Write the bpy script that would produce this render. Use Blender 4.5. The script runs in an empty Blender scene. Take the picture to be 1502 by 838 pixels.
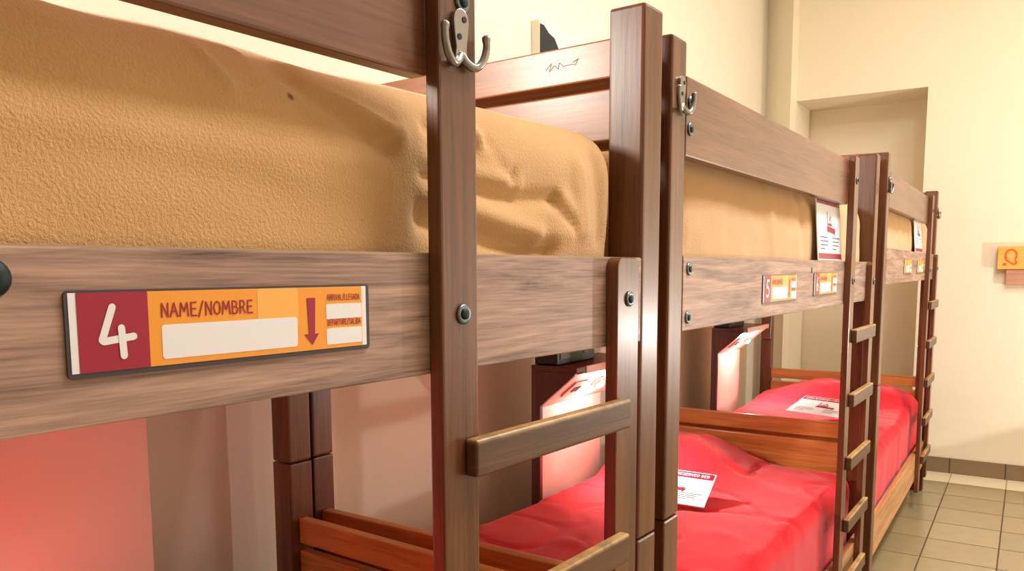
import bpy, bmesh, math, random
from math import sin, cos, pi, radians, atan2, exp, sqrt, hypot
from mathutils import Vector, Matrix, noise

random.seed(4)
S = bpy.context.scene
COL = S.collection
CAM_H = 1.30
YAW = 0.592044 - 0.02228
PITCH, ROLL = -0.1110405, -0.003695
FPX, CX, CY = 1182.9, 751.0, 528.35

# ------------------------------------------------------------------ materials
def srgb(r, g, b):
    def f(c):
        c /= 255.0
        return c / 12.92 if c <= .04045 else ((c + .055) / 1.055) ** 2.4
    return (f(r), f(g), f(b), 1)

def mat_base(name):
    m = bpy.data.materials.new(name); m.use_nodes = True
    nt = m.node_tree
    return m, nt, nt.nodes['Principled BSDF']

def plain(name, col, rough=.5, metal=0, spec=.5, coat=0):
    m, nt, b = mat_base(name)
    b.inputs['Base Color'].default_value = col
    b.inputs['Roughness'].default_value = rough
    b.inputs['Metallic'].default_value = metal
    b.inputs['Specular IOR Level'].default_value = spec
    b.inputs['Coat Weight'].default_value = coat
    return m

def N(nt, kind, **kw):
    n = nt.nodes.new(kind)
    for k, v in kw.items(): setattr(n, k, v)
    return n

def wood(name, axis, dark, light, rough=.35, coat=.25, fine=1.0, bump=.15, wear=None, spec=.5, top=None):
    """varnished wood, grain along one local axis"""
    m, nt, b = mat_base(name)
    L = nt.links.new
    tc = N(nt, 'ShaderNodeTexCoord'); oi = N(nt, 'ShaderNodeObjectInfo')
    off = N(nt, 'ShaderNodeVectorMath', operation='SCALE'); 
    cmb = N(nt, 'ShaderNodeCombineXYZ')
    L(oi.outputs['Random'], cmb.inputs[0]); L(oi.outputs['Random'], cmb.inputs[1]); L(oi.outputs['Random'], cmb.inputs[2])
    L(cmb.outputs[0], off.inputs[0]); off.inputs['Scale'].default_value = 37.0
    add = N(nt, 'ShaderNodeVectorMath', operation='ADD')
    L(tc.outputs['Object'], add.inputs[0]); L(off.outputs[0], add.inputs[1])
    mp = N(nt, 'ShaderNodeMapping'); L(add.outputs[0], mp.inputs['Vector'])
    sc = [30 * fine] * 3; sc[axis] = 1.8 * fine
    mp.inputs['Scale'].default_value = sc
    n1 = N(nt, 'ShaderNodeTexNoise'); L(mp.outputs[0], n1.inputs['Vector'])
    n1.inputs['Scale'].default_value = 1.0; n1.inputs['Detail'].default_value = 6; n1.inputs['Roughness'].default_value = .6
    n1.inputs['Distortion'].default_value = 1.0
    mp2 = N(nt, 'ShaderNodeMapping'); L(add.outputs[0], mp2.inputs['Vector'])
    sc2 = [260 * fine] * 3; sc2[axis] = 9 * fine
    mp2.inputs['Scale'].default_value = sc2
    n2 = N(nt, 'ShaderNodeTexNoise'); L(mp2.outputs[0], n2.inputs['Vector'])
    n2.inputs['Scale'].default_value = 1.0; n2.inputs['Detail'].default_value = 3
    mx = N(nt, 'ShaderNodeMath', operation='MULTIPLY_ADD')
    L(n2.outputs['Fac'], mx.inputs[0]); mx.inputs[1].default_value = .45
    L(n1.outputs['Fac'], mx.inputs[2])
    cr = N(nt, 'ShaderNodeValToRGB'); L(mx.outputs[0], cr.inputs[0])
    cr.color_ramp.elements[0].position = .45; cr.color_ramp.elements[0].color = dark
    cr.color_ramp.elements[1].position = .95; cr.color_ramp.elements[1].color = light
    col = cr.outputs[0]
    if wear:
        n3 = N(nt, 'ShaderNodeTexNoise'); L(add.outputs[0], n3.inputs['Vector'])
        n3.inputs['Scale'].default_value = 9; n3.inputs['Detail'].default_value = 8; n3.inputs['Roughness'].default_value = .75
        r3 = N(nt, 'ShaderNodeValToRGB'); L(n3.outputs['Fac'], r3.inputs[0])
        r3.color_ramp.elements[0].position = .55; r3.color_ramp.elements[1].position = .72
        mixn = N(nt, 'ShaderNodeMix', data_type='RGBA')
        if top:
            sp = N(nt, 'ShaderNodeSeparateXYZ'); L(tc.outputs['Object'], sp.inputs[0])
            tr_ = N(nt, 'ShaderNodeMapRange'); L(sp.outputs[2], tr_.inputs[0]); tr_.inputs[1].default_value = top - .006; tr_.inputs[2].default_value = top
            ma = N(nt, 'ShaderNodeMath', operation='MULTIPLY'); L(tr_.outputs[0], ma.inputs[0]); L(r3.outputs[0], ma.inputs[1])
            r3.color_ramp.elements[0].position = .30; r3.color_ramp.elements[1].position = .55
            L(ma.outputs[0], mixn.inputs[0])
        else: L(r3.outputs[0], mixn.inputs[0])
        L(col, mixn.inputs[6]); mixn.inputs[7].default_value = wear
        col = mixn.outputs[2]
    L(col, b.inputs['Base Color'])
    b.inputs['Roughness'].default_value = rough
    b.inputs['Specular IOR Level'].default_value = spec
    b.inputs['Coat Weight'].default_value = coat; b.inputs['Coat Roughness'].default_value = .22
    bp = N(nt, 'ShaderNodeBump'); bp.inputs['Strength'].default_value = bump; bp.inputs['Distance'].default_value = .002
    L(mx.outputs[0], bp.inputs['Height']); L(bp.outputs[0], b.inputs['Normal'])
    return m

def fabric(name, c1, c2, scale, bump, dist, rough=.95, sheen=.3, spot=None, flat=1.0):
    m, nt, b = mat_base(name); L = nt.links.new
    tc = N(nt, 'ShaderNodeTexCoord')
    mp = N(nt, 'ShaderNodeMapping'); L(tc.outputs['Object'], mp.inputs['Vector'])
    mp.inputs['Scale'].default_value = (1, 1 * flat, 1)
    n = N(nt, 'ShaderNodeTexNoise'); L(mp.outputs[0], n.inputs['Vector'])
    n.inputs['Scale'].default_value = scale; n.inputs['Detail'].default_value = 4; n.inputs['Roughness'].default_value = .6
    n2 = N(nt, 'ShaderNodeTexNoise'); L(tc.outputs['Object'], n2.inputs['Vector']); n2.inputs['Scale'].default_value = 5
    cr = N(nt, 'ShaderNodeMix', data_type='RGBA'); L(n2.outputs['Fac'], cr.inputs[0])
    cr.inputs[6].default_value = c1; cr.inputs[7].default_value = c2
    col = cr.outputs[2]
    if spot:
        d = N(nt, 'ShaderNodeVectorMath', operation='DISTANCE'); fl_ = N(nt, 'ShaderNodeVectorMath', operation='MULTIPLY'); fl_.inputs[1].default_value = (0, 1, 1); L(tc.outputs['Object'], fl_.inputs[0]); L(fl_.outputs[0], d.inputs[0]); d.inputs[1].default_value = spot
        r = N(nt, 'ShaderNodeMapRange'); L(d.outputs['Value'], r.inputs[0])
        r.inputs[1].default_value = .002; r.inputs[2].default_value = .005; r.inputs[3].default_value = .8; r.inputs[4].default_value = 0
        mm = N(nt, 'ShaderNodeMix', data_type='RGBA'); L(r.outputs[0], mm.inputs[0]); L(col, mm.inputs[6])
        mm.inputs[7].default_value = srgb(50, 32, 20); col = mm.outputs[2]
    L(col, b.inputs['Base Color'])
    b.inputs['Roughness'].default_value = rough; b.inputs['Specular IOR Level'].default_value = .15
    b.inputs['Sheen Weight'].default_value = sheen
    bp = N(nt, 'ShaderNodeBump'); bp.inputs['Strength'].default_value = bump; bp.inputs['Distance'].default_value = dist
    L(n.outputs['Fac'], bp.inputs['Height']); L(bp.outputs[0], b.inputs['Normal'])
    return m

def painted(name, col, rough=.6):
    m, nt, b = mat_base(name); L = nt.links.new
    tc = N(nt, 'ShaderNodeTexCoord')
    n = N(nt, 'ShaderNodeTexNoise'); L(tc.outputs['Object'], n.inputs['Vector']); n.inputs['Scale'].default_value = 2.5
    n.inputs['Detail'].default_value = 5
    r = N(nt, 'ShaderNodeMix', data_type='RGBA'); L(n.outputs['Fac'], r.inputs[0])
    r.inputs[6].default_value = [c * .96 for c in col[:3]] + [1]; r.inputs[7].default_value = [min(1, c * 1.03) for c in col[:3]] + [1]
    L(r.outputs[2], b.inputs['Base Color'])
    b.inputs['Roughness'].default_value = rough; b.inputs['Specular IOR Level'].default_value = .25
    n2 = N(nt, 'ShaderNodeTexNoise'); L(tc.outputs['Object'], n2.inputs['Vector']); n2.inputs['Scale'].default_value = 160
    bp = N(nt, 'ShaderNodeBump'); bp.inputs['Strength'].default_value = .05; bp.inputs['Distance'].default_value = .002
    L(n2.outputs['Fac'], bp.inputs['Height']); L(bp.outputs[0], b.inputs['Normal'])
    return m

def tiles(name, x0, y0, t, c1, c2, grout, gw=.006, rough=.25, two=True):
    """square tiles; grout lines on x0 + k t (and y0 + k t), in world metres"""
    m, nt, b = mat_base(name); L = nt.links.new
    tc = N(nt, 'ShaderNodeTexCoord'); sep = N(nt, 'ShaderNodeSeparateXYZ'); L(tc.outputs['Object'], sep.inputs[0])
    masks, ids = [], []
    for k, o in ((0, x0), (1, y0)) if two else ((0, x0),):
        s = N(nt, 'ShaderNodeMath', operation='SUBTRACT'); L(sep.outputs[k], s.inputs[0]); s.inputs[1].default_value = o
        d = N(nt, 'ShaderNodeMath', operation='DIVIDE'); L(s.outputs[0], d.inputs[0]); d.inputs[1].default_value = t
        fl = N(nt, 'ShaderNodeMath', operation='FLOOR'); L(d.outputs[0], fl.inputs[0]); ids.append(fl)
        pp = N(nt, 'ShaderNodeMath', operation='PINGPONG'); L(s.outputs[0], pp.inputs[0]); pp.inputs[1].default_value = t / 2
        r = N(nt, 'ShaderNodeMapRange'); L(pp.outputs[0], r.inputs[0])
        r.inputs[1].default_value = gw * .35; r.inputs[2].default_value = gw * .75; r.inputs[3].default_value = 1; r.inputs[4].default_value = 0
        masks.append(r)
    mk = masks[0].outputs[0]
    if two:
        mx = N(nt, 'ShaderNodeMath', operation='MAXIMUM'); L(masks[0].outputs[0], mx.inputs[0]); L(masks[1].outputs[0], mx.inputs[1]); mk = mx.outputs[0]
    cmb = N(nt, 'ShaderNodeCombineXYZ')
    for i, q in enumerate(ids): L(q.outputs[0], cmb.inputs[i])
    wn = N(nt, 'ShaderNodeTexWhiteNoise'); L(cmb.outputs[0], wn.inputs['Vector'])
    n = N(nt, 'ShaderNodeTexNoise'); L(tc.outputs['Object'], n.inputs['Vector']); n.inputs['Scale'].default_value = 14; n.inputs['Detail'].default_value = 6
    ad = N(nt, 'ShaderNodeMath', operation='MULTIPLY_ADD'); L(wn.outputs['Value'], ad.inputs[0]); ad.inputs[1].default_value = .5; 
    sb = N(nt, 'ShaderNodeMath', operation='MULTIPLY'); L(n.outputs['Fac'], sb.inputs[0]); sb.inputs[1].default_value = .6
    L(sb.outputs[0], ad.inputs[2])
    c = N(nt, 'ShaderNodeMix', data_type='RGBA'); L(ad.outputs[0], c.inputs[0]); c.inputs[6].default_value = c1; c.inputs[7].default_value = c2
    g = N(nt, 'ShaderNodeMix', data_type='RGBA'); L(mk, g.inputs[0]); L(c.outputs[2], g.inputs[6]); g.inputs[7].default_value = grout
    L(g.outputs[2], b.inputs['Base Color'])
    rr = N(nt, 'ShaderNodeMapRange'); L(mk, rr.inputs[0]); rr.inputs[3].default_value = rough; rr.inputs[4].default_value = .9
    L(rr.outputs[0], b.inputs['Roughness'])
    bp = N(nt, 'ShaderNodeBump'); bp.invert = True; bp.inputs['Strength'].default_value = .5; bp.inputs['Distance'].default_value = .002
    L(mk, bp.inputs['Height']); L(bp.outputs[0], b.inputs['Normal'])
    return m

def emit(name, col, st):
    m, nt, b = mat_base(name)
    b.inputs['Base Color'].default_value = col
    b.inputs['Emission Color'].default_value = col; b.inputs['Emission Strength'].default_value = st
    return m

MD, ML = srgb(66, 33, 16), srgb(120, 70, 37)          # varnished brown
POST = wood('varnished_post', 2, MD, ML, .34, .22, bump=.1)
BOARDX = wood('varnished_board_x', 0, srgb(114, 62, 28), srgb(176, 108, 54), .4, .25)
BOARDY = wood('varnished_board_y', 1, srgb(74, 38, 24), srgb(134, 82, 56), .33, .3)
RUNG = wood('worn_rung_y', 1, srgb(60, 34, 20), srgb(104, 66, 40), .42, .1, wear=srgb(186, 148, 92), top=.021)
LAMI = wood('grey_walnut_laminate', 1, srgb(82, 58, 50), srgb(196, 158, 138), .5, .06, fine=1.5, bump=.12)
HONEY = wood('honey_board_x', 0, srgb(176, 98, 42), srgb(232, 156, 86), .35, .2)
HONEYY = wood('honey_rail_y', 1, srgb(150, 104, 62), srgb(206, 156, 104), .5, .05)
DARKW = wood('dark_reddish_panel', 2, srgb(70, 36, 32), srgb(112, 62, 54), .4, .15)
EDGE = plain('raw_edge', srgb(176, 150, 112), .7)
SPOT = (0, .2555, .248)
FLEECE = fabric('ochre_fleece', srgb(204, 158, 104), srgb(214, 170, 118), 330, .55, .003)
FLEECE1 = fabric('ochre_fleece_spot', srgb(204, 158, 104), srgb(214, 170, 118), 330, .55, .003, spot=SPOT)
RED = fabric('red_cotton', srgb(196, 20, 34), srgb(214, 26, 42), 60, .25, .003, sheen=.15)
WALL = painted('cream_paint', srgb(240, 232, 214))
WALLF = painted('cream_paint_far', srgb(243, 231, 206))
CEIL = painted('ceiling_paint', srgb(240, 235, 220))
STEEL = plain('brushed_steel', srgb(150, 148, 146), .28, 1)
BOLT = plain('bolt_steel', srgb(110, 122, 126), .35, 1)
BOLTD = plain('bolt_recess', srgb(38, 46, 50), .5, .7)
CRIM = plain('crimson_print', srgb(160, 18, 52), .4)
ORANGE = plain('orange_print', srgb(244, 158, 48), .4)
AMBER = plain('amber_print', srgb(250, 182, 84), .4)
PAPER = plain('white_print', srgb(238, 236, 240), .45)
ACRY = plain('dark_plate_edge', srgb(62, 56, 62), .3)
INK = plain('grey_ink', srgb(92, 92, 110), .6)
BLACKP = plain('black_plastic', srgb(24, 26, 32), .35)
GREYP = plain('grey_plastic', srgb(90, 92, 100), .4)
LAMIN = painted('white_laminate', srgb(226, 210, 200), .45)
SLANT = painted('pale_slanted_board', srgb(226, 190, 176), .5)
LENS = emit('led_lens', (1, .93, .82, 1), 30)
CANVAS = plain('canvas_edge', srgb(222, 214, 190), .7)
PHOTOW = plain('picture_white', srgb(228, 226, 222), .6)
PHOTOB = plain('picture_black', srgb(26, 30, 32), .6)
PHOTOG = plain('picture_grey', srgb(140, 135, 122), .6)
FLOORM = tiles('beige_floor_tile', -.354, 5.182 - .3 * 20, .30, srgb(150, 134, 100), srgb(174, 156, 118), srgb(92, 74, 52))
GLAREM = tiles('painted_glare_tile', -.354, 0, .30, srgb(236, 220, 188), srgb(244, 230, 200), srgb(170, 146, 110), two=False)  # light reflected off the floor, put into the tile colour
SKIRT = tiles('brown_skirting_tile', -.370, 0, .305, srgb(122, 102, 76), srgb(146, 124, 94), srgb(84, 66, 46), two=False, rough=.35)

# ------------------------------------------------------------------ mesh helpers
FP = {}                                               # frame position of every object made
def link(name, bm, mat, pos, parent=None, smooth=False):
    me = bpy.data.meshes.new(name); bm.to_mesh(me); bm.free()
    if smooth:
        for p in me.polygons: p.use_smooth = True
    for q in (mat if isinstance(mat, (list, tuple)) else [mat]): me.materials.append(q)
    o = bpy.data.objects.new(name, me); COL.objects.link(o)
    pos = Vector(pos)
    if parent is not None:
        o.parent = parent; o.location = pos - FP[parent]
    else:
        o.location = pos
    FP[o] = pos
    return o

def bevel(bm, w, seg=2):
    if w > 0:
        bmesh.ops.bevel(bm, geom=list(bm.edges), offset=w, segments=seg, profile=.6, affect='EDGES')

def add_box(bm, a, b, c=(0, 0, 0)):
    a, b = Vector(a) - Vector(c), Vector(b) - Vector(c)
    vs = [bm.verts.new((x, y, z)) for x in (a.x, b.x) for y in (a.y, b.y) for z in (a.z, b.z)]
    for f in ((0, 1, 3, 2), (4, 6, 7, 5), (0, 4, 5, 1), (2, 3, 7, 6), (0, 2, 6, 4), (1, 5, 7, 3)):
        bm.faces.new([vs[i] for i in f])

def box(name, x, y, z, mat, parent, bev=.003, seg=2):
    bm = bmesh.new()
    c = Vector(((x[0] + x[1]) / 2, (y[0] + y[1]) / 2, (z[0] + z[1]) / 2))
    add_box(bm, (min(x), min(y), min(z)), (max(x), max(y), max(z)), c)
    bevel(bm, bev, seg)
    return link(name, bm, mat, c, parent)

def prism(bm, pts, axis, lo, hi):
    """extrude a 2-D polygon along an axis; pts are the two other coordinates in order"""
    def P(u, v, t):
        q = [u, v]; q.insert(axis, t); return q
    a = [bm.verts.new(P(u, v, lo)) for u, v in pts]
    b = [bm.verts.new(P(u, v, hi)) for u, v in pts]
    n = len(pts)
    bm.faces.new(a[::-1]); bm.faces.new(b)
    for i in range(n): bm.faces.new((a[i], a[(i + 1) % n], b[(i + 1) % n], b[i]))
    bmesh.ops.recalc_face_normals(bm, faces=bm.faces)

def rounded(w, h, r, n=5, cu=0, cv=0):
    pts = []
    for sx, sy, a0 in ((1, 1, 0), (-1, 1, 90), (-1, -1, 180), (1, -1, 270)):
        for k in range(n + 1):
            a = radians(a0 + 90 * k / n)
            pts.append((cu + sx * (w / 2 - r) + r * cos(a), cv + sy * (h / 2 - r) + r * sin(a)))
    return pts

def tube(bm, pts, rad, seg=10):
    pts = [Vector(p) for p in pts]
    rings = []
    up = Vector((.13, .21, .97)).normalized()
    n = len(pts)
    for i, p in enumerate(pts):
        t = (pts[min(i + 1, n - 1)] - pts[max(i - 1, 0)]).normalized()
        s = t.cross(up)
        if s.length < .05: s = t.cross(Vector((1, 0, 0)))
        s.normalize(); u = s.cross(t)
        r = rad[i] if isinstance(rad, (list, tuple)) else rad
        rings.append([bm.verts.new(p + s * r * cos(2 * pi * k / seg) + u * r * sin(2 * pi * k / seg)) for k in range(seg)])
    for a, b in zip(rings, rings[1:]):
        for k in range(seg): bm.faces.new((a[k], a[(k + 1) % seg], b[(k + 1) % seg], b[k]))
    bm.faces.new(rings[0][::-1]); bm.faces.new(rings[-1])
    bmesh.ops.recalc_face_normals(bm, faces=bm.faces)

def smooth_path(pts, n=6):
    out = []
    P = [Vector(p) for p in pts]
    for i in range(len(P) - 1):
        p0, p1, p2, p3 = P[max(i - 1, 0)], P[i], P[i + 1], P[min(i + 2, len(P) - 1)]
        for k in range(n):
            t = k / n
            out.append(.5 * ((2 * p1) + (p2 - p0) * t + (2 * p0 - 5 * p1 + 4 * p2 - p3) * t * t + (3 * p1 - p0 - 3 * p2 + p3) * t ** 3))
    out.append(P[-1])
    return out

# --- hand lettering: strokes on a unit square (x to the right, y up)
GL = {
 'A': [[(0, 0), (.32, 1), (.62, 0)], [(.13, .38), (.5, .38)]],
 'B': [[(.05, 0), (.05, 1), (.4, .95), (.48, .75), (.36, .54), (.05, .52)], [(.36, .54), (.54, .36), (.48, .1), (.3, 0), (.05, 0)]],
 'C': [[(.55, .85), (.35, 1), (.12, .85), (.04, .5), (.14, .14), (.35, 0), (.55, .14)]],
 'D': [[(.05, 0), (.05, 1), (.3, .95), (.52, .7), (.52, .3), (.3, .04), (.05, 0)]],
 'E': [[(.5, 1), (.06, 1), (.06, 0), (.52, 0)], [(.06, .52), (.42, .52)]],
 'G': [[(.55, .85), (.35, 1), (.12, .85), (.04, .5), (.14, .14), (.35, 0), (.55, .14), (.55, .45), (.34, .45)]],
 'I': [[(.1, 0), (.1, 1)]],
 'L': [[(.06, 1), (.06, 0), (.46, 0)]],
 'M': [[(0, 0), (.1, 1), (.36, .35), (.62, 1), (.72, 0)]],
 'N': [[(.04, 0), (.06, 1), (.54, 0), (.56, 1)]],
 'O': [[(.32, 1), (.1, .85), (.03, .5), (.1, .15), (.32, 0), (.54, .15), (.61, .5), (.54, .85), (.32, 1)]],
 'P': [[(.05, 0), (.05, 1), (.38, .97), (.52, .75), (.38, .5), (.05, .46)]],
 'R': [[(.05, 0), (.05, 1), (.38, .97), (.5, .75), (.36, .52), (.05, .48)], [(.25, .5), (.54, 0)]],
 'S': [[(.5, .87), (.3, 1), (.08, .87), (.1, .62), (.46, .42), (.5, .15), (.28, 0), (.03, .12)]],
 'T': [[(0, 1), (.56, 1)], [(.28, 1), (.28, 0)]],
 'U': [[(.05, 1), (.06, .25), (.28, 0), (.5, .25), (.52, 1)]],
 'V': [[(0, 1), (.28, 0), (.56, 1)]],
 '/': [[(0, -.1), (.4, 1.08)]],
 '|': [[(.12, -.1), (.12, 1.1)]],
 ' ': [],
 '4': [[(.27, 1), (.0, .33), (.04, .30), (.75, .37)], [(.46, .56), (.49, -.02)]],
 '5': [[(.55, 1), (.12, 1), (.06, .58), (.3, .62), (.54, .45), (.52, .15), (.28, 0), (.03, .1)]],
 '6': [[(.42, 1), (.14, .62), (.05, .3), (.18, .03), (.4, .02), (.54, .22), (.46, .45), (.24, .48), (.08, .32)]],
 '7': [[(.02, 1), (.56, 1), (.2, 0)]],
 '8': [[(.3, .54), (.1, .75), (.3, 1), (.5, .75), (.3, .54), (.06, .24), (.3, 0), (.54, .24), (.3, .54)]],
}
def ribbon(bm, pts, w, to3, e0=0):
    """flat stroke of width w with round ends, laid out by to3(u, v)"""
    for i, (a, b) in enumerate(zip(pts, pts[1:])):
        e = .00002 * (i % 12) + e0
        dx, dy = b[0] - a[0], b[1] - a[1]; l = hypot(dx, dy)
        if l < 1e-9: continue
        ang = atan2(dy, dx); ring = []
        for k in range(6):
            t = ang + pi / 2 + pi * k / 5; ring.append((a[0] + w / 2 * cos(t), a[1] + w / 2 * sin(t)))
        for k in range(6):
            t = ang - pi / 2 + pi * k / 5; ring.append((b[0] + w / 2 * cos(t), b[1] + w / 2 * sin(t)))
        f = bm.faces.new([bm.verts.new(to3(u, v, e)) for u, v in ring])

def lettering(bm, text, u0, v0, width, height, stroke, to3):
    adv = [(max([p[0] for s in GL[c] for p in s] + [.22]) + .2) for c in text]
    k = width / (sum(adv) - .2)
    x = 0
    for c, a in zip(text, adv):
        for q, s in enumerate(GL[c]):
            ribbon(bm, [(u0 + (x + p[0]) * k, v0 + p[1] * height) for p in s], stroke, to3, .00025 * q)
        x += a

# ------------------------------------------------------------------ roots, labels
def tag(o, label, cat, group=None):
    o['label'] = label; o['category'] = cat
    if group: o['group'] = group
    return o

ROT = {1: -(.04571 + .02228), 2: -.02228, 3: 0.0}
def place(root, frame):
    """frame coordinates turn about the camera's foot"""
    a = ROT[frame]; p = FP[root]
    root.location = (p.x * cos(a) - p.y * sin(a), p.x * sin(a) + p.y * cos(a), p.z)
    root.rotation_euler = (0, 0, a)

def root(name, pos):
    o = bpy.data.objects.new(name, None); COL.objects.link(o)
    o.empty_display_size = .1
    FP[o] = Vector(pos); o.location = pos
    return o

H = CAM_H
def zz(*v): return tuple(q + H for q in v)

# ------------------------------------------------------------------ bunk beds
def bolt(parent, x, y, z, r=.0115, dome=False):
    """dome bolt on a face that looks towards +X"""
    bm = bmesh.new()
    prof = [(0, r), (.0022, r), (.0036, r * .82), (.003, r * .6), (.003, r * .52)]
    if dome: prof = [(0, r), (.002, r), (.0045, r * .86), (.0066, r * .6), (.0077, r * .3), (.008, .0005)]
    seg = 20; rings = []
    for h, q in prof: rings.append([bm.verts.new((h, q * cos(2 * pi * k / seg), q * sin(2 * pi * k / seg))) for k in range(seg)])
    for a, b in zip(rings, rings[1:]):
        for k in range(seg): bm.faces.new((a[k], a[(k + 1) % seg], b[(k + 1) % seg], b[k]))
    bm.faces.new(rings[0][::-1])
    if dome: bm.faces.new(rings[-1])
    o = link('bolt', bm, BOLTD if dome else BOLT, (x, y, z), parent, True)
    if dome: return o
    bm = bmesh.new()
    prof = [(.0030, r * .55), (.0048, r * .5), (.0056, r * .3), (.0058, .0004)]; rings = []
    for h, q in prof: rings.append([bm.verts.new((h, q * cos(2 * pi * k / seg), q * sin(2 * pi * k / seg))) for k in range(seg)])
    for a, b in zip(rings, rings[1:]):
        for k in range(seg): bm.faces.new((a[k], a[(k + 1) % seg], b[(k + 1) % seg], b[k]))
    bm.faces.new(rings[-1])
    link('bolt_centre', bm, BOLTD, (x, y, z), o, True)
    return o

def hook(parent, x, y, z, s=1.0):
    """double coat hook screwed to a +X face; (y, z) is the middle of its plate"""
    bm = bmesh.new()
    pts = []
    # waisted plate outline (y, z)
    for k in range(11):
        a = radians(180 * k / 10); pts.append((.0125 * cos(a), .016 + .013 * sin(a)))
    pts += [(-.0108, .0), (-.0085, -.012), (-.0105, -.0235), (.0105, -.0235), (.0085, -.012), (.0108, 0)]
    pts = [(u * s, v * s) for u, v in pts]
    prism(bm, pts, 0, 0, .006 * s)
    bevel(bm, .0012 * s, 2)
    o = link('coat_hook', bm, STEEL, (x, y, z), parent)
    for sg in (-1, 1):
        bm = bmesh.new()
        path = [(.004, 0, -.019), (.006, sg * .008, -.027), (.009, sg * .019, -.030), (.011, sg * .029, -.022), (.012, sg * .0345, -.008), (.012, sg * .034, .007)]
        pp = smooth_path([(a * s, b * s, c * s) for a, b, c in path], 5)
        n = len(pp)
        tube(bm, pp, [(.0052 - .0012 * i / n) * s if i < n - 3 else (.0048 if i < n - 1 else .003) * s for i in range(n)], 12)
        link('hook_arm', bm, STEEL, (x, y, z), o, True)
    for dy, dz in ((.004, .018), (-.004, -.001)):
        bm = bmesh.new()
        prism(bm, [(.0034 * s * cos(2 * pi * k / 12) + dy * s, .0034 * s * sin(2 * pi * k / 12) + dz * s) for k in range(12)], 0, .0055 * s, .0068 * s)
        link('screw', bm, BOLTD, (x, y, z), o)
    return o

def plate(parent, x, y0, y1, z0, z1, num):
    """numbered name plate on the +X face of a rail"""
    cy, cz = (y0 + y1) / 2, (z0 + z1) / 2; w, h = y1 - y0, z1 - z0
    bm = bmesh.new(); prism(bm, rounded(w, h, .004), 0, 0, .0021)
    o = link('number_plate', bm, ACRY, (x, cy, cz), parent)
    def flat(name, mat, u0, u1, v0, v1, t, r=.0004):     # fractions of the plate
        bm = bmesh.new()
        prism(bm, rounded((u1 - u0) * w, (v1 - v0) * h, r, 3, ((u0 + u1) / 2 - .5) * w, ((v0 + v1) / 2 - .5) * h), 0, .0018, t - .0018)
        return link(name, bm, mat, (x, cy, cz), o)
    flat('white_margin', PAPER, .009, .985, .065, .972, .0043)
    if num: flat('number_panel', CRIM, .028, .211, .065, .972, .0046)
    flat('orange_panel', ORANGE, .211 if num else .03, .965, .065, .972, .0046)
    flat('amber_wash', AMBER, .55, .70, .42, .972, .00475, .004)
    flat('name_field', PAPER, .246, .694, .14, .56, .0049, .0025)
    flat('arrival_field', PAPER, .81, .962, .50, .72, .0049, .0012)
    flat('departure_field', PAPER, .81, .962, .12, .36, .0049, .0012)
    T = lambda d: (lambda u, v, e=0: (d + e, (u - .5 * w), (v - .5 * h)))
    if num is None: return o
    bm = bmesh.new(); lettering(bm, num, .086 * w, .24 * h, .082 * w * (1 if num == '4' else .8), .56 * h, .0056, T(.0032))
    link('numeral', bm, PAPER, (x, cy, cz), o)
    for nm, tx, u0, v0, ww, hh, sw in (('name_lettering', 'NAME/NOMBRE', .247, .655, .285, .165, .0013), ('arrival_lettering', 'ARRIVAL/LLEGADA', .815, .775, .14, .085, .0007), ('departure_lettering', 'DEPARTURE/SALIDA', .815, .405, .142, .08, .0007)):
        bm = bmesh.new(); lettering(bm, tx, u0 * w, v0 * h, ww * w, hh * h, sw, T(.0032))
        link(nm, bm, CRIM, (x, cy, cz), o)
    bm = bmesh.new()
    f = [(.733, .82), (.767, .82), (.762, .30), (.778, .30), (.751, .14), (.720, .30), (.738, .30)]
    bm.faces.new([bm.verts.new(T(.0032)(u * w, v * h)) for u, v in f])
    link('arrow', bm, CRIM, (x, cy, cz), o)
    return o

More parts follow.
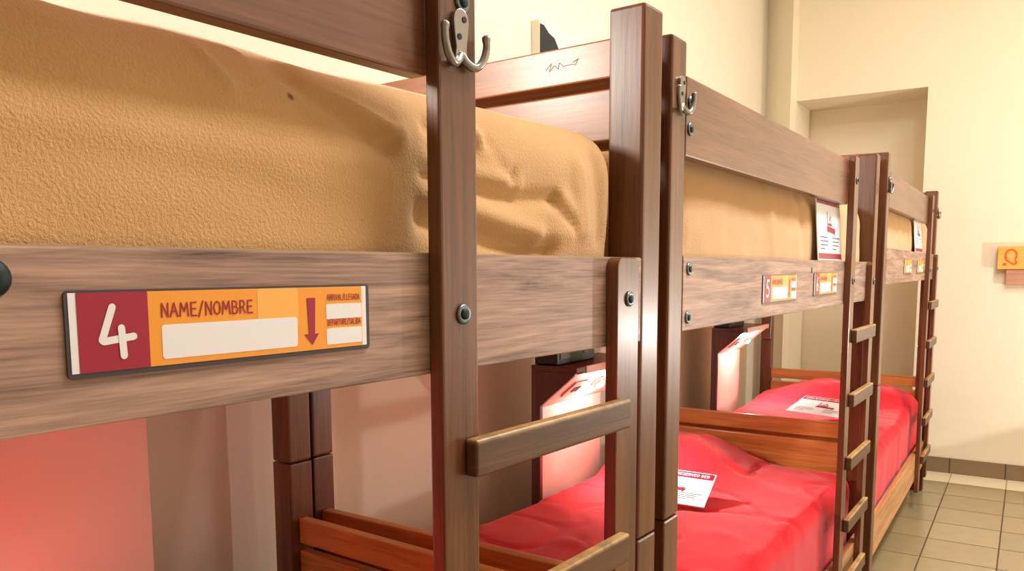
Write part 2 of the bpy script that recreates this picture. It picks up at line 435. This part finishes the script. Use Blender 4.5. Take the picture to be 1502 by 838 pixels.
def bunk(frame, D, y0, y1, A, St, dz, zl, label, W=.965, cornertop=(.41, .41), guard=(.205, .342), rail=(-.113, .02), lowboard=(-.58, -.64), plates=(), hooks=(), bolts=(), lowrail=(-1.137, -.99)):
    """D: distance of the outer rail face from the camera line; y0/y1 outer ends; A ladder post, St ladder stile"""
    cx, cyy = -D - W / 2, (y0 + y1) / 2
    R = root('bunk_bed', (cx, cyy, 0))
    tx, ty = .064, .064                                 # corner post
    seam = -.447 + dz + H
    pz = {}
    for xi, (xa, xb) in enumerate(((-D - tx, -D), (-D - W, -D - W + tx))):
        for yi, (ya, yb) in enumerate(((y0, y0 + ty), (y1 - ty, y1))):
            top = H + cornertop[yi]
            box('lower_post', (xa, xb), (ya, yb), (0, seam - .001), POST, R, .004)
            box('upper_post', (xa, xb), (ya, yb), (seam + .001, top), POST, R, .006, 3)
    ri = .024
    r0, r1 = H + rail[0], H + rail[1]
    yA, yB = y0 + ty + .001, y1 - ty - .001
    fr = box('side_rail', (-D - ri, -D), (yA, yB), (r0, r1), LAMI, R, .0015)
    fr['label'] = 'grey walnut laminate side rail'
    box('rail_edge', (-D - ri + .001, -D - .001), (yA + .002, yB - .002), (r1 - .002, r1 + .0012), EDGE, fr, 0)
    box('side_rail', (-D - W, -D - W + ri), (yA, yB), (r0, r1), BOARDY, R)
    if frame == 2: box('screw_hole', (-D - .0002, -D + .0006), (2.284, 2.297), (H - .011, H + .003), BOLTD, fr, 0)
    # guard boards
    g0, g1 = H + guard[0], H + guard[1]
    box('guard_rail', (-D - ri, -D), (yA, A[0] + .003), (g0, g1), BOARDY, R, .003)
    box('guard_rail', (-D - W, -D - W + ri), (yA, yB), (g0, g1), BOARDY, R, .003)
    # mattress base
    bm = bmesh.new(); c = Vector((cx, cyy, r0 + .02))
    n = 13
    for k in range(n):
        yy = yA + .03 + (yB - yA - .13) * k / (n - 1)
        add_box(bm, (-D - W + ri, yy, r0 + .01), (-D - ri, yy + .07, r0 + .028), c)
    link('slat_base', bm, HONEY, c, R)
    # end boards, upper and lower
    xa, xb = -D - W + tx + .001, -D - tx - .001
    for ya in (y0 + .02, y1 - .02 - .024):
        top = H + rail[1] + .355
        hs = box('headboard_slat', (xa, xb), (ya, ya + .024), (top - .062, top), BOARDX, R, .003)
        if frame == 1 and ya > 0:
            bm = bmesh.new(); hc = FP[hs]
            sc = [(-.804, .328), (-.792, .338), (-.796, .325), (-.786, .334), (-.778, .327), (-.776, .337), (-.768, .330), (-.752, .331), (-.744, .329), (-.738, .338), (-.748, .334)]
            ribbon(bm, sc, .0011, lambda u, v, e=0: Vector((u, ya - .0003 - e, H + v + .012)) - hc)
            bmesh.ops.reverse_faces(bm, faces=bm.faces)
            k_ = link('scratched_mark', bm, plain('dark_scratch', srgb(132, 84, 56), .6), hc, hs)
        box('headboard_slat', (xa, xb), (ya, ya + .024), (top - .162, top - .079), BOARDX, R, .003)
        box('headboard_slat', (xa, xb), (ya, ya + .024), (r0, r1), BOARDX, R, .003)
        t2, b2 = H + lowboard[0], H + lowboard[1]
        box('footboard_slat', (xa, xb), (ya, ya + .024), (b2, t2), HONEY, R, .003)
        box('footboard_slat', (xa, xb), (ya, ya + .024), (b2 - .17, b2 - .018), HONEY, R, .003)
        box('footboard_slat', (xa, xb), (ya, ya + .024), (H + lowrail[0], H + lowrail[1]), HONEY, R, .003)
    for sx in (-D - ri, -D - W):
        box('lower_rail', (sx, sx + ri), (yA, yB), (H + lowrail[0], H + lowrail[1]), HONEYY, R, .002)
    bm = bmesh.new(); c = Vector((cx, cyy, H + lowrail[0] + .02))
    for k in range(n):
        yy = yA + .03 + (yB - yA - .13) * k / (n - 1)
        add_box(bm, (-D - W + ri, yy, H + lowrail[0] + .03), (-D - ri, yy + .07, H + lowrail[0] + .048), c)
    link('slat_base', bm, HONEY, c, R)
    # ladder
    th = .020
    box('ladder_post', (-D, -D + th), A, (.10 + dz, g1 + .011), POST, R, .003)
    bm = bmesh.new()
    s0, s1 = .10 + dz, H + rail[1] + .001
    w = St[1] - St[0]; c = Vector((-D + th / 2, (St[0] + St[1]) / 2, (s0 + s1) / 2))
    pts = [(-w / 2, s0 - c.z), (w / 2, s0 - c.z), (w / 2, s1 - c.z - .016)]
    for k in range(1, 6):
        a = radians(90 * k / 6); pts.append((w / 2 - .016 + .016 * cos(a), s1 - c.z - .016 + .016 * sin(a)))
    for k in range(1, 6):
        a = radians(90 + 90 * k / 6); pts.append((-w / 2 + .016 + .016 * cos(a), s1 - c.z - .016 + .016 * sin(a)))
    pts.append((-w / 2, s1 - c.z - .016))
    prism(bm, pts, 0, -th / 2, th / 2); bevel(bm, .002, 2)
    link('ladder_stile', bm, POST, c, R)
    for k in range(5):
        t = H + zl - .208 * k
        ro = box('rung', (-D + th, -D + th + .018), (A[0] + .036, St[0] + .014), (t - .044, t), RUNG, R, .004, 3)
    for p in plates: plate(R, -D, *p)
    for h in hooks: hook(R, *h)
    for b in bolts: bolt(R, *b)
    place(R, frame)
    tag(R, label, 'bunk bed', 'wooden bunk beds in a row along the wall')
    return R

B1, B2, B3 = .605, .555, .468
bunk(1, B1, -.71, 1.229, (.662, .724), (1.052, 1.119), 0, -.192,
     'nearest wooden bunk bed, its grey side rail carrying the number 4 plate', cornertop=(.41, .412),
     guard=(.207, .345), rail=(-.115, .018),
     plates=[(.274, .5705, H - .0785, H - .0135, '4')],
     hooks=[(-B1 + .02, .693, H + .2505)],
     bolts=[(-B1, .228, H - .004, .0135, True), (-B1 + .02, .697, H - .049), (-B1 + .02, .700, H + .2885), (-B1 + .02, 1.087, H - .044)])
bunk(2, B2, 1.310, 3.226, (2.700, 2.760), (3.048, 3.108), 0, -.192,
     'middle wooden bunk bed, two small number plates 5 and 6 on its rail', cornertop=(.393, .41),
     guard=(.199, .336), rail=(-.111, .023),
     plates=[(1.845, 2.134, H - .080, H - .013, '5'), (2.312, 2.591, H - .075, H - .010, '6')],
     hooks=[(-B2, 1.345, H + .300)],
     bolts=[(-B2, 1.393, H + .293), (-B2, 1.393, H + .247), (-B2, 1.400, H + .001), (-B2, 1.398, H - .087), (-B2 + .02, 2.731, H - .037), (-B2 + .02, 2.730, H + .274), (-B2 + .02, 3.085, H - .044)])
bunk(3, B3, 3.319, 5.255, (4.735, 4.805), (5.12, 5.185), .0, -.172,
     'farthest wooden bunk bed, beside the tiled floor and the far wall', cornertop=(.43, .437),
     guard=(.232, .368), rail=(-.059, .078), lowboard=(-.628, -.69),
     plates=[(3.89, 4.14, H - .023, H + .041, None), (4.37, 4.62, H - .023, H + .041, None)],
     hooks=[(-B3, 3.352, H + .315), (-B3, 5.225, H + .315)],
     bolts=[(-B3, 3.41, H + .30), (-B3 + .02, 4.77, H - .01), (-B3 + .02, 4.77, H + .30), (-B3 + .02, 5.155, H + .0)])

# ------------------------------------------------------------------ mattresses
def soft(x0, x1, y0, y1, z0, z1, r, seg, disp):
    """rounded box grid; disp(point, normal) moves each vertex; returns bmesh about its bottom centre"""
    bm = bmesh.new()
    nx, ny, nz = seg
    sz = (x1 - x0, y1 - y0, z1 - z0); N3 = (nx, ny, nz)
    def warp(t, n, L):                                  # more vertices near the rounded ends
        return t
    for ax in range(3):
        u, v = [(1, 2), (0, 2), (0, 1)][ax]
        for side in (0, 1):
            g = {}
            for i in range(N3[u] + 1):
                for j in range(N3[v] + 1):
                    p = [0, 0, 0]; p[ax] = side; p[u] = i / N3[u]; p[v] = j / N3[v]
                    g[i, j] = bm.verts.new((x0 + p[0] * sz[0], y0 + p[1] * sz[1], z0 + p[2] * sz[2]))
            for i in range(N3[u]):
                for j in range(N3[v]):
                    bm.faces.new((g[i, j], g[i + 1, j], g[i + 1, j + 1], g[i, j + 1]))
    bmesh.ops.remove_doubles(bm, verts=bm.verts, dist=1e-5)
    lo = Vector((x0, y0, z0)); hi = Vector((x1, y1, z1))
    for v in bm.verts:
        p = v.co.copy()
        q = Vector([min(max(p[i], lo[i] + r[i]), hi[i] - r[i]) for i in range(3)])
        d = Vector([(p[i] - q[i]) / r[i] for i in range(3)])
        m = max(abs(d.x), abs(d.y), abs(d.z))
        if m > 0:
            n = d.normalized()
            # cube to sphere
            p = q + Vector([n[i] * m * r[i] for i in range(3)])
        else: n = Vector((0, 0, 1))
        v.co = disp(p, n)
    bmesh.ops.recalc_face_normals(bm, faces=bm.faces)
    return bm

def fold(y, z, pts, w, amp, fade=.02):
    """gaussian crease along a polyline in the (y, z) side plane"""
    best = 9
    for a, b in zip(pts, pts[1:]):
        dx, dz = b[0] - a[0], b[1] - a[1]; L2 = dx * dx + dz * dz
        t = max(0, min(1, ((y - a[0]) * dx + (z - a[1]) * dz) / L2))
        best = min(best, hypot(y - a[0] - t * dx, z - a[1] - t * dz))
    return amp * exp(-(best / w) ** 2)

def upper_mattress(frame, D, y0, y1, z0, z1, label, folds, seg=(26, 150, 22), mat=FLEECE, seed=0):
    W = .965
    x1, x0 = -D - .040, -D - W + .040
    c = Vector(((x0 + x1) / 2, (y0 + y1) / 2, z0))
    def disp(p, n):
        s = Vector((p.x * 3, p.y * 3, p.z * 5 + seed))
        a = .006 * noise.noise(s) + .0025 * noise.noise(s * 4)
        y, z = p.y, p.z - H
        # blanket droops: wavy top edge
        top = max(0, n.z)
        a += top * .006 * noise.noise(Vector((p.x * 2, p.y * 5 + seed, 0)))
        # side belly: slight roll below the rounded upper edge
        if n.x > .3: a += .004 * sin((z - (z0 - H)) / (z1 - z0) * pi)
        if n.x > .2 or n.y > .3:
            for f in folds: a += fold(y + (0 if n.x > .2 else (-p.x - D - .034)), z, *f) * (1 if n.x > .2 else .4)
        q = p + n * a
        q.x = min(max(q.x, -D - W + .03), -D - .033)
        return q - c
    bm = soft(x0, x1, y0, y1, z0, z1, (.065, .055, .085), seg, disp)
    o = link('mattress', bm, mat, c, None, True)
    place(o, frame)
    return tag(o, label, 'mattress', 'ochre upper mattresses')

# creases near the foot of the nearest mattress, in (y, z) of its side
f1 = [([(.712, .165), (.79, .15)], .010, -.008), ([(.82, .158), (.872, .122)], .010, -.009), ([(.80, .166), (.86, .134)], .010, .008),
      ([(.70, .108), (.89, .094), (.965, .100)], .012, -.009), ([(.70, .122), (.88, .112)], .012, .006),
      ([(.97, .098), (1.02, .066)], .009, -.005), ([(.985, .104), (1.04, .07)], .012, .005),
      ([(.70, .089), (.845, .062), (.93, .048)], .014, .010), ([(.70, .062), (.86, .036), (.96, .028)], .018, -.014),
      ([(.93, .042), (1.01, .052)], .014, .004), ([(1.03, .15), (1.05, .06)], .016, .005), ([(1.08, .16), (1.10, .05)], .016, -.005),
      ([(.55, .19), (.66, .15)], .012, .009), ([(.50, .205), (.64, .13)], .014, -.008), ([(.52, .20), (.655, .165)], .008, -.006),
      ([(.43, .19), (.45, .165)], .006, .004), ([(0, .125), (.3, .115), (.6, .10)], .02, .004)]
zt = H - .08
upper_mattress(1, B1, -.63, 1.158, zt, H + .217, 'large ochre fleece mattress on the nearest bunk, above plate 4', f1, (30, 300, 40), FLEECE1, 1)
f2 = [([(1.41, .2), (1.43, .03)], .012, .007), ([(1.45, .2), (1.455, .05)], .012, -.007), ([(2.0, .2), (2.06, .05)], .03, .005), ([(2.3, .2), (2.34, .05)], .03, -.006)]
upper_mattress(2, B2, 1.385, 3.152, zt + .005, H + .238, 'ochre fleece mattress on the middle bunk, behind plates 5 and 6', f2, (20, 140, 18), FLEECE, 5)
f3 = [([(3.55, .25), (3.56, .08)], .02, -.01), ([(4.3, .25), (4.31, .08)], .02, -.01), ([(4.0, .25), (4.02, .1)], .04, .006)]
upper_mattress(3, B3, 3.393, 5.18, H - .02, H + .285, 'ochre fleece mattress on the farthest bunk, near the far wall', f3, (16, 110, 14), FLEECE, 9)

def lower_mattress(frame, D, X0, y0, y1, ztop, label, seg=(40, 80, 10), seed=0, zb=-1.078, pc=0, pw=.36, ph=.10):
    W = .965
    x1, x0 = -D - .036, X0
    c = Vector(((x0 + x1) / 2, (y0 + y1) / 2, H + zb))
    cxm = (x0 + x1) / 2
    def disp(p, n):
        s = Vector((p.x * 3, p.y * 3, p.z * 3 + seed))
        a = .006 * noise.noise(s) + .003 * noise.noise(s * 3.3)
        # wrinkles
        a += .012 * max(0, noise.noise(Vector((p.x * 9 + p.y * 3, p.y * 8 - p.x * 4, seed)))) ** 1.5 - .007 * exp(-(noise.noise(Vector((p.x * 3.5 + 3, p.y * 4.5 + p.x * 2, seed + 5))) / .05) ** 2) * max(0, n.z)
        q = p + n * a
        t = max(0, n.z)
        if p.z > H + ztop - .05:
            # pillow under the cover, at the far end
            u = (y1 - .235 - p.y) / .205; w = (p.x - cxm - pc) / pw
            if u < -0.15: u = (u + .15) * 1.25 - .15
            g = exp(-abs(u) ** 3.2) * exp(-abs(w) ** 3.0)
            q.z += ph * g * (1 + .12 * noise.noise(Vector((p.x * 6, p.y * 6, seed))))
        q.x = min(q.x, -D - .027); q.z = max(q.z, H - 1.086)
        return q - c
    bm = soft(x0, x1, y0, y1, H + zb, H + ztop, (.05, .05, .055), seg, disp)
    o = link('mattress', bm, RED, c, None, True)
    place(o, frame)
    return tag(o, label, 'mattress', 'red covered lower mattresses')

lower_mattress(1, B1, -1.455, -.62, 1.135, -.76, 'red covered lower mattress of the nearest bunk, mostly hidden below plate 4', seed=2)
lower_mattress(2, B2, -1.405, 1.40, 3.14, -.755, 'red covered lower mattress of the middle bunk, below plates 5 and 6', (70, 140, 16), seed=7, pc=-.19, pw=.29, ph=.125)
lower_mattress(3, B3, -1.36, 3.405, 5.165, -.765, 'red covered lower mattress of the farthest bunk', (50, 100, 16), seed=12, pc=.06, pw=.40, ph=.125)

# ------------------------------------------------------------------ reading consoles
def console(frame, y, label, dy=.46, sh=0, zb=.213, back=None, bt=None, lw=1, pt=3.2):
    xb, xn, xf = -1.455 + sh, -1.42 + sh, -1.287 + sh
    back = back or y + dy + .02
    zs, zf, zl = H - .318, H - .342, H - .458            # shelf top, slanted board top, slanted board bottom
    R = root('reading_console', ((xb + xf) / 2, y + dy / 2, 0))
    bm = bmesh.new(); c = Vector((xb, y, 0))
    prism(bm, [(0, zb), (xn - xb, zb), (xn - xb, zl), (xf - xb, zf), (xf - xb, zs - .018), (0, zs - .018)], 1, 0, .018)
    bevel(bm, .0015, 1)
    link('side_panel', bm, DARKW, c, R)
    box('shelf', (xb, xf + .008), (y, y + dy + .02), (zs - .018, zs), DARKW, R, .002)
    box('shelf_lip', (xf + .004, xf + .012), (y + .06, y + dy + .02), (zs - .024, zs + .001), LAMIN, R, .001)
    box('back_panel', (xb, xb + .012), (y + .018, y + dy + .02), (zb, zs - .018), LAMIN, R, .001)
    if bt: box('back_panel', (xb - .012, xb), (y, back), (zb, bt), LAMIN, R, .001)
    # slanted board
    bm = bmesh.new()
    e = .010
    prism(bm, [(xn - xb - .022, zl - .012), (xn - xb, zl), (xf - xb, zf), (xf - xb - e, zf)], 1, .018, dy + .018)
    sl = link('slanted_board', bm, SLANT, c, R)
    d = Vector((xf - xn, 0, zf - zl)); d.normalize(); n = Vector((-d.z, 0, d.x)) * -1   # outward: down and to the aisle
    def onface(s, yy, off=0): return Vector((xn, y + yy, zl)) + d * s + n * off
    L = hypot(xf - xn, zf - zl)
    bm = bmesh.new()
    def slab(bm, s0, s1, a0, a1, h0, h1):
        vs = [bm.verts.new(onface(s, a, h) - c) for s in (s0, s1) for a in (a0, a1) for h in (h0, h1)]
        for f in ((0, 1, 3, 2), (4, 6, 7, 5), (0, 4, 5, 1), (2, 3, 7, 6), (0, 2, 6, 4), (1, 5, 7, 3)): bm.faces.new([vs[i] for i in f])
        bmesh.ops.recalc_face_normals(bm, faces=bm.faces)
    slab(bm, .045, .125, .075, .165, 0, .006); bevel(bm, .002, 2)
    op = link('outlet_plate', bm, SLANT, c, R)
    bm = bmesh.new(); slab(bm, .07, .098, .105, .118, .006, .009); slab(bm, .07, .098, .13, .143, .006, .009)
    link('switch', bm, GREYP, c, op)
    # lamp: short cylinder with glowing lens
    ctr = onface(L * .55, .27); ax = n
    side = Vector((0, 1, 0)); up = ax.cross(side)
    bm = bmesh.new(); seg = 20
    rings = [[bm.verts.new(ctr + ax * h + (side * cos(2 * pi * k / seg) + up * sin(2 * pi * k / seg)) * r - c) for k in range(seg)] for h, r in ((0, .024), (.016, .024), (.016, .019), (.012, .018))]
    for a, b in zip(rings, rings[1:]):
        for k in range(seg): bm.faces.new((a[k], a[(k + 1) % seg], b[(k + 1) % seg], b[k]))
    bmesh.ops.recalc_face_normals(bm, faces=bm.faces)
    lp = link('reading_lamp', bm, STEEL, c, R, False)
    bm = bmesh.new(); rings = []
    for q in range(5):
        a = radians(90 * q / 5); rings.append([bm.verts.new(ctr + ax * (.0145 + .013 * sin(a)) + (side * cos(2 * pi * k / seg) + up * sin(2 * pi * k / seg)) * .0185 * cos(a) - c) for k in range(seg)])
    for a, b in zip(rings, rings[1:]):
        for k in range(seg): bm.faces.new((a[k], a[(k + 1) % seg], b[(k + 1) % seg], b[k]))
    bm.faces.new(rings[-1])
    bmesh.ops.recalc_face_normals(bm, faces=bm.faces)
    link('lamp_lens', bm, LENS, c, lp)
    ld = bpy.data.lights.new('reading_light', 'POINT'); ld.energy = pt; ld.color = (1, .9, .8); ld.shadow_soft_size = .02
    lo = bpy.data.objects.new('reading_light', ld); COL.objects.link(lo); lo.parent = R
    lo.location = ctr + ax * .055 - FP[R]
    ld = bpy.data.lights.new('reading_beam', 'SPOT'); ld.energy = LAMP_W * lw; ld.color = (1, .9, .8); ld.shadow_soft_size = .02
    ld.spot_size = radians(120); ld.spot_blend = 1
    lo = bpy.data.objects.new('reading_beam', ld); COL.objects.link(lo); lo.parent = R
    lo.location = ctr + ax * .04 - FP[R]
    lo.rotation_euler = Vector((.75, 0, -1)).to_track_quat('-Z', 'Y').to_euler()
    place(R, frame)
    tag(R, label, 'shelf', 'reading consoles behind the lower beds')
    # black box on the shelf
    K = root('black_box', (-1.405 + sh, y + .15, zs))
    box('case', (-1.45 + sh, -1.36 + sh), (y + .012, y + .275), (zs + .0005, zs + .105), BLACKP, K, .006, 3)
    box('front_vent', (-1.361 + sh, -1.3575 + sh), (y + .03, y + .10), (zs + .02, zs + .07), GREYP, K, .001)
    box('indicator', (-1.361 + sh, -1.3575 + sh), (y + .19, y + .22), (zs + .03, zs + .036), GREYP, K, .001)
    place(K, frame)
    return R, K

LAMP_W = 44.0
r, k = console(1, .0, 'reading console in the nearest bunk, lighting the wall red below plate 4', sh=-.05, back=.825, bt=H - .18, lw=1.8, pt=.4)
tag(k, 'black plastic box on the reading console of the nearest bunk', 'box', 'black boxes on the reading consoles')
r, k = console(2, 2.28, 'reading console with lit lamp above the red bed of the middle bunk')
tag(k, 'black plastic box on the reading console of the middle bunk', 'box', 'black boxes on the reading consoles')
r, k = console(3, 4.30, 'reading console with lit lamp at the back of the farthest bunk', zb=.3105)
tag(k, 'black plastic box on the reading console of the farthest bunk', 'box', 'black boxes on the reading consoles')

# ------------------------------------------------------------------ reserved-bed cards
def card(frame, origin, eu, ev, label, w=.297, h=.205, footer=True):
    """origin: lower left corner; eu along the width, ev up the card (unit vectors, in the frame)"""
    eu, ev = Vector(eu).normalized(), Vector(ev).normalized()
    ev = (ev - eu * ev.dot(eu)).normalized()
    n = eu.cross(ev)
    o0 = Vector(origin)
    R = root('reserved_card', o0)
    def slab(name, mat, u0, u1, v0, v1, t0, t1):
        bm = bmesh.new()
        vs = [bm.verts.new(eu * u + ev * v + n * t) for u in (u0, u1) for v in (v0, v1) for t in (t0, t1)]
        for f in ((0, 1, 3, 2), (4, 6, 7, 5), (0, 4, 5, 1), (2, 3, 7, 6), (0, 2, 6, 4), (1, 5, 7, 3)): bm.faces.new([vs[i] for i in f])
        bmesh.ops.recalc_face_normals(bm, faces=bm.faces)
        return link(name, bm, mat, o0, R)
    slab('card_sheet', PAPER, 0, w, 0, h, 0, .003)
    slab('header_band', CRIM, .004, w - .004, h * .80, h - .004, .003, .0034)
    if footer: slab('footer_band', CRIM, .004, w - .004, .004, h * .10, .003, .0034)
    T = lambda d: (lambda u, v, e=0: eu * u + ev * v + n * (d + e))
    bm = bmesh.new()
    lettering(bm, 'CAMA RESERVADA | RESERVED BED', .02, h * .855, w - .04, h * .075, .0022, T(.0037))
    link('header_lettering', bm, PAPER, o0, R)
    # bed pictogram
    bm = bmesh.new(); cu, cv = w * .42, h * .40
    for qi, (pl, sw) in enumerate((([(0, .06), (0, 0)], .005), ([(0, .012), (.085, .006)], .016), ([(.085, .016), (.085, -.006)], .005), ([(.01, .026), (.05, .024)], .006), ([(.02, .034), (.034, .05)], .004), ([(.034, .05), (.044, .03)], .004))):
        ribbon(bm, [(cu + a, cv + b) for a, b in pl], sw, T(.0037), .00025 * qi)
    link('bed_pictogram', bm, CRIM, o0, R)
    bm = bmesh.new(); rnd = random.Random(3)
    for col in (0, 1):
        for rw in range(4):
            u0 = .03 + col * (w * .5); L = w * (.26 + .12 * rnd.random()) * (1 if rw < 3 else .5)
            ribbon(bm, [(u0, h * (.33 - .055 * rw)), (u0 + L, h * (.33 - .055 * rw))], .0028, T(.0036))
    link('small_print', bm, INK, o0, R)
    place(R, frame)
    tag(R, label, 'sign', 'reserved-bed cards')
    return R

CARD_O, CARD_U, CARD_V = (-1.165, 2.320, H - .730), (.975, .16, -.04), (-.15, .95, .28)
card(2, (-.571, 2.418, H + .0255), (0, 1, 0), (-.075, .14, 1), 'white and crimson card standing on the rail of the middle bunk above plate 6')
card(3, (-.485, 4.41, H + .0805), (0, 1, 0), (-.085, .1, 1), 'small white and crimson card standing on the rail of the farthest bunk')
card(2, CARD_O, CARD_U, CARD_V, 'white card with red header lying on the red bed of the middle bunk', footer=False)
card(3, (-1.022, 4.19, H - .722), (.283, -.085, 0), (.07, .95, .26), 'white card with red header lying on the red bed of the farthest bunk', footer=False)

# ------------------------------------------------------------------ things on the walls
P = root('framed_picture', (-1.612, 2.99, H + .68))
box('canvas', (-1.629, -1.596), (2.687, 3.30), (H + .43, H + .929), CANVAS, P, .002)
box('print_sheet', (-1.596, -1.5945), (2.689, 3.298), (H + .432, H + .927), PHOTOW, P, 0)
bm = bmesh.new()
sk = [(2.690, .915), (2.72, .915), (2.755, .895), (2.80, .885), (2.85, .835), (2.875, .845), (2.90, .80), (2.95, .77), (3.02, .72), (3.10, .70), (3.2, .62), (3.296, .60), (3.296, .434), (2.690, .434)]
bm.faces.new([bm.verts.new((-1.5938, a, H + b)) for a, b in sk])
for v in bm.verts: v.co -= FP[P]
link('dark_hillside', bm, PHOTOB, FP[P], P)
bm = bmesh.new()
bm.faces.new([bm.verts.new(Vector((-1.5934, a, H + b)) - FP[P]) for a, b in [(2.90, .80), (2.915, .83), (2.94, .835), (2.96, .80), (2.95, .75), (2.91, .74)]])
link('grey_rock', bm, PHOTOG, FP[P], P)
tag(P, 'picture of a dark hillside hanging on the left wall behind the upper bunks', 'picture')

G = root('wall_sign', (.05, 5.72, H + .01))
box('orange_board', (-.175, .30), (5.70, 5.748), (H - .005, H + .131), wood('orange_sign_wood', 0, srgb(236, 160, 66), srgb(250, 190, 100), .5, .1), G, .003)
box('support_board', (-.128, .30), (5.71, 5.748), (H - .10, H - .006), wood('pinkish_support_wood', 0, srgb(176, 124, 98), srgb(208, 158, 130), .5, .05), G, .003)
bm = bmesh.new()
sw = [(-.125, .035), (-.118, .028), (-.13, .03)]
pts = []
for k in range(28):
    t = k / 27; a = radians(-40 + 330 * t)
    pts.append((-.108 + (.030 - .004 * t) * cos(a), .078 + (.034 - .004 * t) * sin(a)))
pts2 = [(-.137, .062), (-.128, .047), (-.112, .036), (-.096, .025), (-.085, .024), (-.078, .034), (-.083, .046)]
for q in (pts[:22], pts2): ribbon(bm, [(a, b) for a, b in q], .010, lambda u, v, e=0: Vector((u, 5.6992 - e, H + v)) - FP[G])
ribbon(bm, [(-.140, .024), (-.136, .024)], .018, lambda u, v, e=0: Vector((u, 5.6992 - e, H + v)) - FP[G])
bmesh.ops.reverse_faces(bm, faces=bm.faces)
link('red_swirl', bm, plain('red_orange_paint', srgb(226, 92, 40), .5), FP[G], G)
tag(G, 'small orange wooden sign with a red swirl on the far wall', 'sign')

# ------------------------------------------------------------------ the room
def struct(name, bm, mat, pos=(0, 0, 0)):
    o = link(name, bm, mat, pos); o['kind'] = 'structure'; return o
def sbox(name, x, y, z, mat):
    bm = bmesh.new(); add_box(bm, (x[0], y[0], z[0]), (x[1], y[1], z[1])); return struct(name, bm, mat)
XL, XR, YB, YF, ZC = -1.63, 2.3, -3.0, 5.75, 3.5
sbox('floor', (XL - .2, XR + .2), (YB - .2, 6.4), (-.1, 0), FLOORM)
sbox('ceiling', (XL - .2, XR + .2), (YB - .2, 6.4), (ZC, ZC + .1), CEIL)
sbox('wall_left', (XL - .15, XL), (YB - .2, 6.4), (0, ZC), WALL)
sbox('wall_right', (XR, XR + .15), (YB - .2, 6.4), (0, ZC), WALL)
sbox('wall_back', (XL, XR), (YB - .15, YB), (0, ZC), WALL)
NX0, NX1, NZ, ND = -1.398, -.604, H + 1.125, .42
bm = bmesh.new()
add_box(bm, (NX1, YF, 0), (XR, 6.4, ZC))
add_box(bm, (NX0, YF, NZ), (NX1, 6.4, ZC))
add_box(bm, (XL, YF + .2, 0), (NX0, 6.4, ZC))
add_box(bm, (NX0, YF + ND, 0), (NX1, 6.4, NZ))
struct('wall_far', bm, WALLF)
bm = bmesh.new()
prism(bm, [(XL, 5.845), (-1.415, 5.66), (NX0, YF + .0), (NX0, YF + .2), (XL, YF + .2)], 2, 0, ZC)
struct('trim_1', bm, WALLF)
bm = bmesh.new(); add_box(bm, (NX1, YF - .010, .0), (XR, YF, .098)); 
struct('baseboard_far', bm, SKIRT)
sbox('painted_floor_glare', (-1.3, XR), (5.485, YF - .011), (-.0, .0015), GLAREM)  # pale strip painted as glare on the last row of floor tiles

# ------------------------------------------------------------------ lights
def area(name, loc, target, sx, sy, w, col):
    d = bpy.data.lights.new(name, 'AREA'); d.shape = 'RECTANGLE'; d.size = sx; d.size_y = sy; d.energy = w; d.color = col
    o = bpy.data.objects.new(name, d); COL.objects.link(o); o.location = loc
    o.rotation_euler = (Vector(target) - Vector(loc)).to_track_quat('-Z', 'Y').to_euler()
    return o
area('ceiling_lamp_near', (.45, 1.9, ZC - .03), (.45, 1.9, 0), .4, 1.2, 80, (.97, .97, .98))
area('ceiling_lamp_far', (.6, 3.6, ZC - .03), (.6, 3.6, 0), .5, 1.2, 52, (1, .96, .89))
area('wall_lamp', (-1.56, .10, H + .68), (0, .9, H + .35), .3, .3, 26, (1, .94, .84))
d = bpy.data.lights.new('unseen_shadow_edge_spot', 'SPOT'); d.energy = 92; d.color = (1, .93, .87); d.shadow_soft_size = .03
d.spot_size = radians(179); d.spot_blend = .01  # unseen lamp; cone edge stands in for an unbuilt bed's shadow line
lp_ = Vector((1.6, 4.7, .90)); pa, pb = Vector((-.49, 5.75, .10)), Vector((.03, 5.75, .315))
nn = (pa - lp_).cross(pb - lp_)
if nn.z < 0: nn = -nn
o = bpy.data.objects.new('unseen_shadow_edge_spot', d); COL.objects.link(o); o.location = lp_
o.rotation_euler = nn.to_track_quat('-Z', 'Y').to_euler()
w = bpy.data.worlds.new('world'); S.world = w; w.use_nodes = True
w.node_tree.nodes['Background'].inputs[0].default_value = (1, .95, .88, 1)
w.node_tree.nodes['Background'].inputs[1].default_value = .3

# ------------------------------------------------------------------ camera
fw = Vector((-sin(YAW) * cos(PITCH), cos(YAW) * cos(PITCH), sin(PITCH)))
rt = Vector((cos(YAW), sin(YAW), 0)); up = rt.cross(fw)
r2 = rt * cos(ROLL) + up * sin(ROLL); u2 = -rt * sin(ROLL) + up * cos(ROLL)
cd = bpy.data.cameras.new('camera'); cam = bpy.data.objects.new('camera', cd); COL.objects.link(cam)
M = Matrix((r2, u2, -fw)).transposed().to_4x4(); M.translation = Vector((0, 0, H))
cam.matrix_world = M
cd.sensor_fit = 'HORIZONTAL'; cd.sensor_width = 36.0; cd.lens = FPX / 1502 * 36
cd.shift_x = 0; cd.shift_y = (CY - 419) / 1502
cd.clip_start = .01
S.camera = cam
S.view_settings.view_transform = 'Standard'; S.view_settings.look = 'None'
S.view_settings.exposure = -0.06; S.view_settings.gamma = 1; S.view_settings.use_curve_mapping = False
